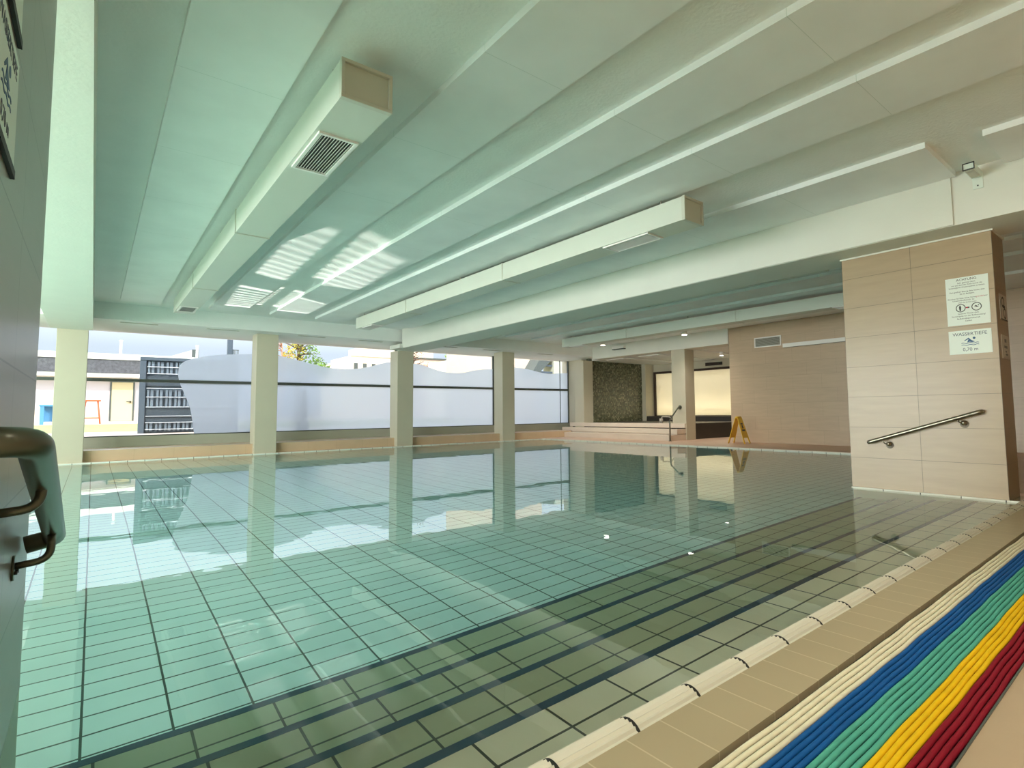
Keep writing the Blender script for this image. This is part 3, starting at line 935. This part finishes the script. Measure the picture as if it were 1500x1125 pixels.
# wet floor sign
t = thing('wet_floor_sign', 'yellow folding wet floor sign standing before the brown tiled wall', 'sign', (11.22, 6.83, ZD))
dv = Vector((0.07, -1.0, 0)).normalized()      # direction across the two feet
wv = Vector((1.0, 0.07, 0)).normalized()       # width direction of a panel
for s in (-1, 1):
    bm = B()
    foot = Vector((11.22, 6.83, ZD)) + dv * 0.19 * s
    tp = Vector((11.22, 6.83, 0.61)) + dv * 0.018 * s
    n = (foot - tp).normalized()
    hw0, hw1 = 0.10, 0.15
    tpz = lambda f, w_: tp + (foot - tp) * f + wv * w_
    th = dv * 0.012 * s
    # panel down to three quarters, then two legs
    prism(bm, [tpz(0, -hw0), tpz(0, hw0), tpz(.78, 0.138), tpz(.78, -0.138)], th)
    prism(bm, [tpz(.78, -0.138), tpz(.78, -0.09), tpz(1, -0.10), tpz(1, -0.15)], th)
    prism(bm, [tpz(.78, 0.09), tpz(.78, 0.138), tpz(1, 0.15), tpz(1, 0.10)], th)
    pn = obj('sign_panel', bm, 'yellow', t)
    bm = B()
    off = dv * (0.0135 * s)
    for f0, f1, w_ in ((.22, .27, .05), (.30, .42, .03), (.46, .52, .07)):
        prism(bm, [tpz(f0, -w_) + off, tpz(f0, w_) + off, tpz(f1, w_) + off, tpz(f1, -w_) + off], dv * 0.001 * s)
    obj('print', bm, 'ledge', pn)
bm = B()
tube(bm, [Vector((11.22, 6.83, 0.612)) - wv * 0.10, Vector((11.22, 6.83, 0.612)) + wv * 0.10], 0.022, 10)
obj('hinge_grip', bm, 'yellow', t)

# ------------------------------------------------------------------ outside
bm = B()
def gquad(bm, y0, y1, z0, z1):
    v = [bm.verts.new(p) for p in ((-45, y0, z0), (70, y0, z0), (70, y1, z1), (-45, y1, z1), (-45, y0, z0 - 0.3), (70, y0, z0 - 0.3), (70, y1, z1 - 0.3), (-45, y1, z1 - 0.3))]
    for f in ((0, 1, 2, 3), (7, 6, 5, 4), (0, 4, 5, 1), (1, 5, 6, 2), (2, 6, 7, 3), (3, 7, 4, 0)):
        bm.faces.new([v[i] for i in f])
gquad(bm, 13.97, 19.3, 0.36, 0.38); struct(obj('ground', bm, 'paving'))
bm = B(); gquad(bm, 19.3, 32.5, 0.38, 0.46); struct(obj('lawn', bm, 'lawn'))
bm = B(); gquad(bm, 32.5, 60.0, 0.46, 0.60); struct(obj('ground', bm, 'paving'))
ZG = 0.50
# low building with dark shingle band
t = thing('pavilion', 'low white flat building with a dark shingled roof band across the lawn', 'building', (-4, 37, ZG))
boxes('wall', [((-14, 36, ZG - 0.1), (4.5, 40, 2.88))], 'facade', t)
boxes('sunlit_band', [((-14, 35.97, ZG - 0.1), (4.5, 36, 1.15))], 'facade_sunlit', t)  # lighter lower band: sunlight on the wall put into the colour
boxes('soffit', [((-14, 35.4, 2.80), (4.6, 40, 2.98))], 'white', t)
boxes('roof_band', [((-14, 35.38, 2.98), (4.65, 40, 3.68))], 'shingle', t)
boxes('parapet', [((-14, 35.33, 3.68), (4.7, 40, 3.97))], 'white', t)
d = boxes('door', [((0.70, 35.95, 0.58), (1.56, 36.0, 2.56))], 'doorpaint', t)
boxes('door_frame', [((0.63, 35.94, 0.58), (0.70, 36.0, 2.62)), ((1.56, 35.94, 0.58), (1.63, 36.0, 2.62)), ((0.70, 35.94, 2.56), (1.56, 36.0, 2.62))], 'frame', d)
boxes('door_handle', [((1.44, 35.88, 1.52), (1.50, 35.95, 1.60)), ((1.30, 35.88, 1.55), (1.50, 35.90, 1.59))], 'dark', d)
t = thing('high_table', 'orange four-legged high table on the path before the white pavilion', 'table', (-0.05, 34.0, 0.47))
boxes('table_top', [((-0.38, 33.75, 1.53), (0.28, 34.25, 1.60))], 'orange', t)
for sx in (-1, 1):
    for sy in (-1, 1):
        bm = B(); tube(bm, [(-0.05 + sx * 0.22, 34 + sy * 0.18, 1.53), (-0.05 + sx * 0.33, 34 + sy * 0.24, 0.47)], 0.035, 6); obj('leg', bm, 'orange', t)
for sy in (-1, 1):
    boxes('foot_bar', [((-0.35, 34 + sy * 0.22 - 0.025, 0.72), (0.25, 34 + sy * 0.22 + 0.025, 0.78))], 'orange', t)
t = thing('garden_stand', 'blue box-shaped stand by the pavilion wall across the lawn', 'stand', (-1.5, 34.0, 0.47))
boxes('top', [((-1.85, 33.8, 1.30), (-1.2, 34.3, 1.38))], 'bluep', t)
for x in (-1.82, -1.30):
    boxes('leg', [((x, 33.82, 0.47), (x + 0.14, 33.92, 1.30))], 'bluep', t)
boxes('back_panel', [((-1.78, 34.2, 0.60), (-1.25, 34.25, 1.30))], 'bluep', t)
# dark slatted tower
t = thing('stair_tower', 'dark grey slatted screen tower with white rails right outside the first window', 'tower', (1.8, 17.1, 0.37))
boxes('corner_post', [((0.86, 17.0, 0.33), (0.98, 17.12, 2.28))], 'tower', t)
boxes('corner_post', [((2.9, 17.0, 0.33), (3.02, 17.12, 2.24))], 'tower', t)
boxes('back_panel', [((0.98, 17.10, 0.33), (2.9, 17.14, 2.24))], 'tower', t)
boxes('top_rail', [((0.86, 16.98, 2.20), (3.02, 17.14, 2.28))], 'tower', t)
for z0, z1 in ((1.88, 2.17), (1.04, 1.46), (0.42, 0.62)):
    bm = B()
    x = 1.02
    while x < 2.85:
        box(bm, (x, 17.03, z0), (x + 0.045, 17.10, z1))
        box(bm, (x + 0.07, 17.05, z0), (x + 0.13, 17.10, z1))
        x += 0.19
    obj('slat', bm, 'tower_slat', t)
for z0, z1 in ((1.56, 1.80), (0.80, 1.00), (0.64, 0.78)):
    boxes('dark_board', [((0.98, 17.04, z0), (2.9, 17.10, z1))], 'tower_dark', t)
for z in (2.03, 1.86, 1.49, 1.27, 1.02, 0.79, 0.63, 0.46):
    boxes('white_rail', [((1.0, 16.99, z), (2.9, 17.02, z + 0.014))], 'rail_white', t)
# things above the roofs
t = thing('flue', 'dark square flue rising behind the frosted film beside a little railing', 'chimney', (3.28, 20, 0.4))
boxes('shaft', [((3.21, 19.95, 0.38), (3.35, 20.09, 3.24))], 'tower', t)
bm = B()
for k in range(5):
    box(bm, (3.37 + k * 0.035, 20.0, 2.55), (3.383 + k * 0.035, 20.015, 2.90))
box(bm, (3.36, 20.0, 2.88), (3.53, 20.015, 2.90))
box(bm, (3.36, 20.0, 0.38), (3.38, 20.02, 2.90))
obj('railing', bm, 'frame', t)
for x, zt, lab in ((1.14, 5.3, 'slim pale pole standing behind the pavilion roof'), (4.97, 5.25, 'slim pale pole behind the grey gable block')):
    t = thing('light_pole', lab, 'pole', (x, 41.5, ZG))
    bm = B(); tube(bm, [(x, 41.5, ZG), (x, 41.5, zt)], [0.09, 0.06], 8); obj('shaft', bm, 'white', t)
    bm = B(); cyl(bm, (x, 41.5, zt), (x, 41.5, zt + 0.05), 0.09, 8); obj('cap', bm, 'white', t)
t = thing('roof_block', 'small pale sloped roof block with a grey end above the slatted tower', 'building', (4.5, 44, ZG))
bm = B(); prism(bm, [(3.4, 44, ZG), (5.0, 44, ZG), (5.0, 44, 5.25), (3.4, 44, 4.6)], (0, 2, 0)); obj('gable_wall', bm, 'facade', t)
boxes('grey_end', [((4.98, 43.9, 4.6), (5.36, 44.1, 5.28))], 'frame', t)
# pale houses behind the film
t = thing('flat_house', 'pale cream flat-roofed house beyond the autumn tree, with narrow windows', 'building', (18, 46, ZG))
boxes('wall', [((16.05, 45, ZG), (24, 50, 5.60)), ((15.2, 45.5, ZG), (16.05, 50, 5.1)), ((17.6, 46, 5.6), (24, 50, 6.6))], 'cream', t)
for k in range(5):
    f = boxes('window', [((16.3 + k * 0.75, 44.96, 4.2), (16.6 + k * 0.75, 45.0, 5.0))], 'frame', t)
boxes('roof_edge', [((16.0, 44.9, 5.60), (24, 45.1, 5.68))], 'white', t)
t = thing('boundary_house', 'long pinkish house wall with dark roof line beyond the frosted film', 'building', (21, 41, ZG))
boxes('wall', [((18.9, 40, ZG), (25, 44, 5.10))], 'pinkish', t)
boxes('roof_edge', [((18.9, 39.9, 5.10), (25, 40.1, 5.22))], 'frame', t)
t = thing('gable_house', 'bright cream gable wall behind the wavy film beside the third column', 'building', (23, 36, ZG))
bm = B(); prism(bm, [(18.6, 34, ZG), (25.5, 34, ZG), (25.5, 34, 5.9), (21.4, 34, 5.35), (19.7, 34, 4.42), (18.6, 34, 4.42)], (0, 3, 0)); obj('wall', bm, 'cream', t)
bm = B(); prism(bm, [(19.6, 33.9, 4.44), (21.4, 33.9, 5.37), (25.5, 33.9, 5.92), (25.5, 33.9, 6.0), (21.3, 33.9, 5.45), (19.5, 33.9, 4.52)], (0, 0.3, 0)); obj('roof_edge', bm, 'white', t)
t = thing('garden_lamp', 'little brownish lamp post seen over the film beside the second column', 'lamp', (12.3, 22, 0.4))
bm = B(); cyl(bm, (12.05, 24, 0.4), (12.05, 24, 3.0), 0.04, 8); obj('post', bm, 'leaf_r', t)
bm = B(); ball(bm, (12.05, 24, 3.0), 0.16, 10); obj('head', bm, 'leaf_r', t)
t = thing('neighbour_house', 'tall beige house wall filling the last window above the film', 'building', (17, 23, ZG))
boxes('wall', [((14.9, 22, 0.4), (17.6, 27, 5.6))], 'pinkish', t)
t = thing('outdoor_stair', 'grey slanted outdoor stair with bars and a pale panel, by the window corner', 'stair', (16.4, 20.4, 0.4))
bm = B(); prism(bm, [(15.35, 20, 2.40), (15.7, 20, 2.42), (16.8, 20, 3.35), (16.75, 20, 3.5), (16.1, 20, 3.45)], (0, 0.8, 0)); obj('stringer', bm, 'frame', t)
for z in (2.62, 2.95):
    boxes('bar', [((16.0, 20.1, z), (17.0, 20.2, z + 0.09))], 'tower', t)
boxes('side_panel', [((16.82, 20.0, 0.4), (17.35, 20.8, 3.6))], 'upstand', t)

def leaf_cloud(bm, blobs, n, size, seed):
    rnd = random.Random(seed)
    for _ in range(n):
        c, r = rnd.choice(blobs)
        while True:
            p = Vector((rnd.uniform(-1, 1), rnd.uniform(-1, 1), rnd.uniform(-1, 1)))
            if 0.3 < p.length <= 1:
                break
        p = Vector(c) + Vector((p.x * r[0], p.y * r[1], p.z * r[2]))
        u = Vector((rnd.uniform(-1, 1), rnd.uniform(-1, 1), rnd.uniform(-1, 1))).normalized()
        v = u.cross(Vector((rnd.uniform(-1, 1), rnd.uniform(-1, 1), rnd.uniform(-1, 1)))).normalized()
        s = size * rnd.uniform(0.6, 1.3)
        bm.faces.new([bm.verts.new(q) for q in (p - u * s, p + v * s * 0.5, p + u * s, p - v * s * 0.5)])
def branches(bm, base, top, n, length, seed, r=0.06):
    rnd = random.Random(seed)
    b, tp = Vector(base), Vector(top)
    tube(bm, [b, b.lerp(tp, 0.5) + Vector((0.05, 0, 0)), tp], [r, r * 0.7, r * 0.25], 7)
    for k in range(n):
        p = b.lerp(tp, rnd.uniform(0.35, 0.97))
        a = rnd.uniform(0, 2 * PI)
        L = length * rnd.uniform(0.5, 1)
        q = p + Vector((math.cos(a) * L, math.sin(a) * L, L * rnd.uniform(0.1, 0.7)))
        tube(bm, [p, p.lerp(q, 0.5) + Vector((0, 0, 0.03)), q], [r * 0.35, r * 0.2, r * 0.08], 5)
t = thing('autumn_tree', 'yellow and green autumn tree showing above the film between first and second column', 'tree', (6.9, 26, 0.42))
bm = B(); branches(bm, (6.9, 26, 0.42), (6.9, 26, 4.3), 26, 1.1, 5, 0.12); obj('trunk', bm, 'bark', t)
bm = B(); leaf_cloud(bm, [((6.75, 26, 3.5), (.55, .6, .5)), ((6.5, 26, 3.1), (.5, .5, .45)), ((7.0, 26, 4.1), (.4, .5, .35))], 520, 0.07, 1); obj('foliage', bm, 'leaf_y', t)
bm = B(); leaf_cloud(bm, [((7.3, 26, 3.4), (.6, .6, .55)), ((7.75, 26, 3.0), (.45, .5, .45)), ((7.2, 26, 4.0), (.5, .5, .4)), ((8.05, 26, 2.8), (.3, .4, .35))], 760, 0.07, 2); obj('foliage', bm, 'leaf_g', t)
t = thing('bare_tree', 'bare twiggy rust-coloured tree showing beside the first column above the film', 'tree', (6.0, 25, 0.42))
bm = B(); branches(bm, (5.95, 25, 0.42), (6.0, 25, 4.2), 60, 0.75, 8, 0.05); obj('trunk', bm, 'leaf_r', t)
t = thing('conifer', 'sparse brownish conifer with drooping twigs beside the second column', 'tree', (12.0, 27, 0.42))
bm = B(); branches(bm, (12.9, 27, 0.42), (12.9, 27, 4.9), 90, 0.9, 11, 0.06); obj('trunk', bm, 'bark', t)
bm = B(); leaf_cloud(bm, [((12.9, 27, 4.2), (.7, .6, .6)), ((12.9, 27, 3.5), (1.0, .8, .5))], 260, 0.06, 4); obj('needles', bm, 'leaf_r', t)
t = thing('garden_tree', 'rounded yellow-green tree far behind the bright gable wall', 'tree', (35, 60, 0.5))
bm = B(); branches(bm, (35, 60, 0.5), (35, 60, 7.6), 14, 1.4, 14, 0.2); obj('trunk', bm, 'bark', t)
bm = B(); leaf_cloud(bm, [((34.4, 60, 7.6), (1.3, 1.2, 1.0)), ((35.8, 60, 8.2), (1.3, 1.2, 1.0))], 700, 0.2, 6); obj('foliage', bm, 'leaf_g', t)
for x, y, h, lab in ((3.95, 14.35, 1.0, 'dark shrub shadowing the frosted film right of the first column'), (2.90, 14.3, 0.45, 'low dark shrub behind the film just beside the first column')):
    t = thing('shrub', lab, 'shrub', (x, y, 0.36), 'shrubs behind the film')
    bm = B(); leaf_cloud(bm, [((x, y, 0.36 + h * 0.15), (.16, .14, h * 0.17)), ((x + 0.02, y, 0.36 + h * 0.5), (.10, .10, h * 0.3)), ((x + 0.02, y, 0.36 + h * 0.8), (.09, .09, h * 0.25))], 420, 0.05, int(x * 10)); obj('foliage', bm, 'leaf_d', t)
    bm = B(); branches(bm, (x, y, 0.36), (x + 0.02, y, 0.36 + h), 8, 0.12, 3, 0.02); obj('stem', bm, 'bark', t)

# ------------------------------------------------------------------ light
def area(name, loc, rot, sx, sy, power, col, spread=PI):
    l = bpy.data.lights.new(name, 'AREA')
    l.shape = 'RECTANGLE'
    l.size, l.size_y = sx, sy
    l.energy = power
    l.color = col
    l.spread = spread
    o = bpy.data.objects.new(name, l)
    COL.objects.link(o)
    o.location = loc
    o.rotation_euler = rot
    return o
# unseen side-wall panel for daylight, then an added warm fill for the near deck
area('daylight_side', (X0 + 0.05, 5.3, 1.25), (0, -PI / 2, 0), 2.1, 9.6, 760, (0.98, 0.985, 1.0))
area('near_fill', (X0 + 0.05, -0.2, 2.05), (0, -PI / 2, 0), 1.1, 2.6, 190, (1.0, 0.90, 0.74))
def spot(name, loc, power, col, size=2.4):
    l = bpy.data.lights.new(name, 'SPOT')
    l.energy = power
    l.color = col
    l.spot_size = size
    l.spot_blend = 0.8
    l.shadow_soft_size = 0.05
    o = bpy.data.objects.new(name, l)
    COL.objects.link(o)
    o.location = loc
    return o
for y in (1.5, 4.2, 6.9, 9.6):
    spot('fill_spot', (-3.2, y, 2.70), 35, (1.0, 0.98, 0.95), 1.3)  # unseen spots added to light the left deck for bounce
for x, e in ((-0.4, 520), (2.0, 300), (4.5, 220)):
    spot('fill_spot', (x, -2.4, 2.70), e, (1.0, 0.94, 0.82), 1.75)  # added spots behind the camera; the lit floor fills the ceiling
for x in (0.9, 2.6):
    spot('fill_spot', (x, -0.25, 2.70), 58, (1.0, 0.94, 0.82), 1.75)  # added unseen fill over the near deck and coping
for p, e in (((10.80, 10.70, 2.60), 95), ((10.95, 8.05, 2.60), 70), ((13.3, 8.55, 2.27), 60), ((13.3, 11.0, 2.27), 60)):
    spot('lamp_glow', p, e, (1.0, 0.92, 0.80))
# added spot outside throws ceiling patches through the clear part of the first window
LP = Vector((-1.42, 18.0, 0.44))
gl = spot('patch_spot', LP, 15000, (1.0, 0.95, 0.85), 0.62)
gl.data.spot_blend = 0.0
gl.data.shadow_soft_size = 0.0008
D = (Vector((2.35, 8.6, 2.72)) - LP).normalized()
gl.rotation_euler = D.to_track_quat('-Z', 'Y').to_euler()
t = thing('patch_projector', 'added unseen lamp outside with a cut plate, throws the bright ceiling patches', 'lamp', (LP.x, LP.y, 0.37))
U = D.cross(Vector((0, 0, 1))).normalized()
V = U.cross(D).normalized()
def on_plate(x, y):
    q = Vector((x, y, 2.72)) - LP
    return LP + q * (0.5 / q.dot(D))
quads = [[(1.56, 5.59), (1.92, 5.75), (2.04, 8.40), (1.62, 8.14)], [(2.11, 5.91), (2.95, 6.39), (3.14, 8.97), (2.30, 8.57)],
         [(1.60, 9.05), (2.14, 9.25), (2.17, 10.9), (1.70, 10.9)], [(2.30, 9.30), (3.05, 9.77), (3.10, 10.9), (2.35, 10.9)]]
bm = B()
def loop(pts):
    vs = [bm.verts.new(p) for p in pts]
    return [bm.edges.new((vs[k], vs[(k + 1) % len(vs)])) for k in range(len(vs))]
C0 = LP + D * 0.5
ed = loop([C0 + U * a + V * b for a, b in ((-0.165, -0.17), (0.165, -0.17), (0.165, 0.17), (-0.165, 0.17))])
for q in quads:
    ed += loop([on_plate(*p) for p in q])
bmesh.ops.triangle_fill(bm, use_beauty=True, use_dissolve=False, edges=ed)
obj('patch_mask', bm, 'dark', t)  # plate cut to the patch outlines to shape the added light
bm = B()
for qi, q in enumerate(quads):
    a, b, c_, d_ = [on_plate(*p) for p in q]
    cv = 0.17 if qi < 2 else 0.36
    for k in range(1, 10):
        f0, f1 = (k - cv) / 10, (k + cv) / 10
        bm.faces.new([bm.verts.new(p + D * 0.001) for p in (a.lerp(d_, f0), b.lerp(c_, f0), b.lerp(c_, f1), a.lerp(d_, f1))])
obj('patch_mask_bar', bm, 'dark', t)  # bars added to dim and stripe the patches
bm = B(); tube(bm, [LP - D * 0.12, LP - D * 0.02], 0.07, 12); obj('housing', bm, 'dark', t)
bm = B(); tube(bm, [(LP.x, LP.y, 0.36), LP - D * 0.07], 0.015, 8); tube(bm, [Vector((C0.x, C0.y, 0.36)), C0 - V * 0.16], 0.012, 8); obj('post', bm, 'dark', t)
area('light_strip_low', (15.15, 10.4, 0.52), (PI, 0, 0), 0.05, 4.2, 20, (1.0, 0.86, 0.60))
area('light_strip_high', (15.2, 10.4, 2.28), (0, 0, 0), 0.08, 4.2, 7, (1.0, 0.92, 0.74))
s = bpy.data.lights.new('sun', 'SUN')
s.energy = 3.4
s.angle = 0.01
s.color = (1.0, 0.95, 0.86)
so = bpy.data.objects.new('sun', s)
COL.objects.link(so)
so.rotation_euler = Vector((0.62, 0.55, -0.62)).to_track_quat('-Z', 'Y').to_euler()
wd = bpy.data.worlds.new('sky')
scene.world = wd
wd.use_nodes = True
nt = wd.node_tree
bg = nt.nodes['Background']
tc = nt.nodes.new('ShaderNodeTexCoord')
sp = nt.nodes.new('ShaderNodeSeparateXYZ')
nt.links.new(tc.outputs['Generated'], sp.inputs[0])
cr = nt.nodes.new('ShaderNodeValToRGB')
e = cr.color_ramp.elements
e[0].position, e[0].color = 0.10, (0.64, 0.73, 0.84, 1)
e[1].position, e[1].color = 0.40, (2.7, 2.9, 3.2, 1)
nt.links.new(sp.outputs['Z'], cr.inputs['Fac'])
nt.links.new(cr.outputs['Color'], bg.inputs['Color'])
bg.inputs['Strength'].default_value = 1.0

# ------------------------------------------------------------------ camera
W_, H_ = 1500, 1125
f, cx, cy = 799.078, 815.205, 547.255
right, up, fwd = Vector((0.762651, -0.646703, -0.011757)), Vector((-0.036124, -0.060734, 0.9975)), Vector((0.6458, 0.76032, 0.069681))
cam = bpy.data.cameras.new('camera')
cam.sensor_fit = 'HORIZONTAL'
cam.sensor_width = 36
cam.lens = 36 * f / W_
cam.shift_x = (W_ / 2 - cx) / W_
cam.shift_y = (cy - H_ / 2) / W_
cam.clip_start = 0.02
cam.clip_end = 500
co = bpy.data.objects.new('camera', cam)
COL.objects.link(co)
co.matrix_world = Matrix(((right.x, up.x, -fwd.x, 0), (right.y, up.y, -fwd.y, 0), (right.z, up.z, -fwd.z, 0.79), (0, 0, 0, 1)))
scene.camera = co

vs = scene.view_settings
vs.view_transform = 'Standard'
vs.look = 'None'
vs.exposure = 0.30
vs.gamma = 1.0
vs.use_curve_mapping = False
c = scene.cycles
c.use_denoising = True
c.denoiser = 'OPENIMAGEDENOISE'
c.max_bounces = 14
c.diffuse_bounces = 6
c.glossy_bounces = 6
c.transmission_bounces = 8
c.transparent_max_bounces = 12
c.volume_bounces = 0
c.caustics_reflective = False
c.caustics_refractive = True
c.sample_clamp_indirect = 6.0
c.blur_glossy = 0.5
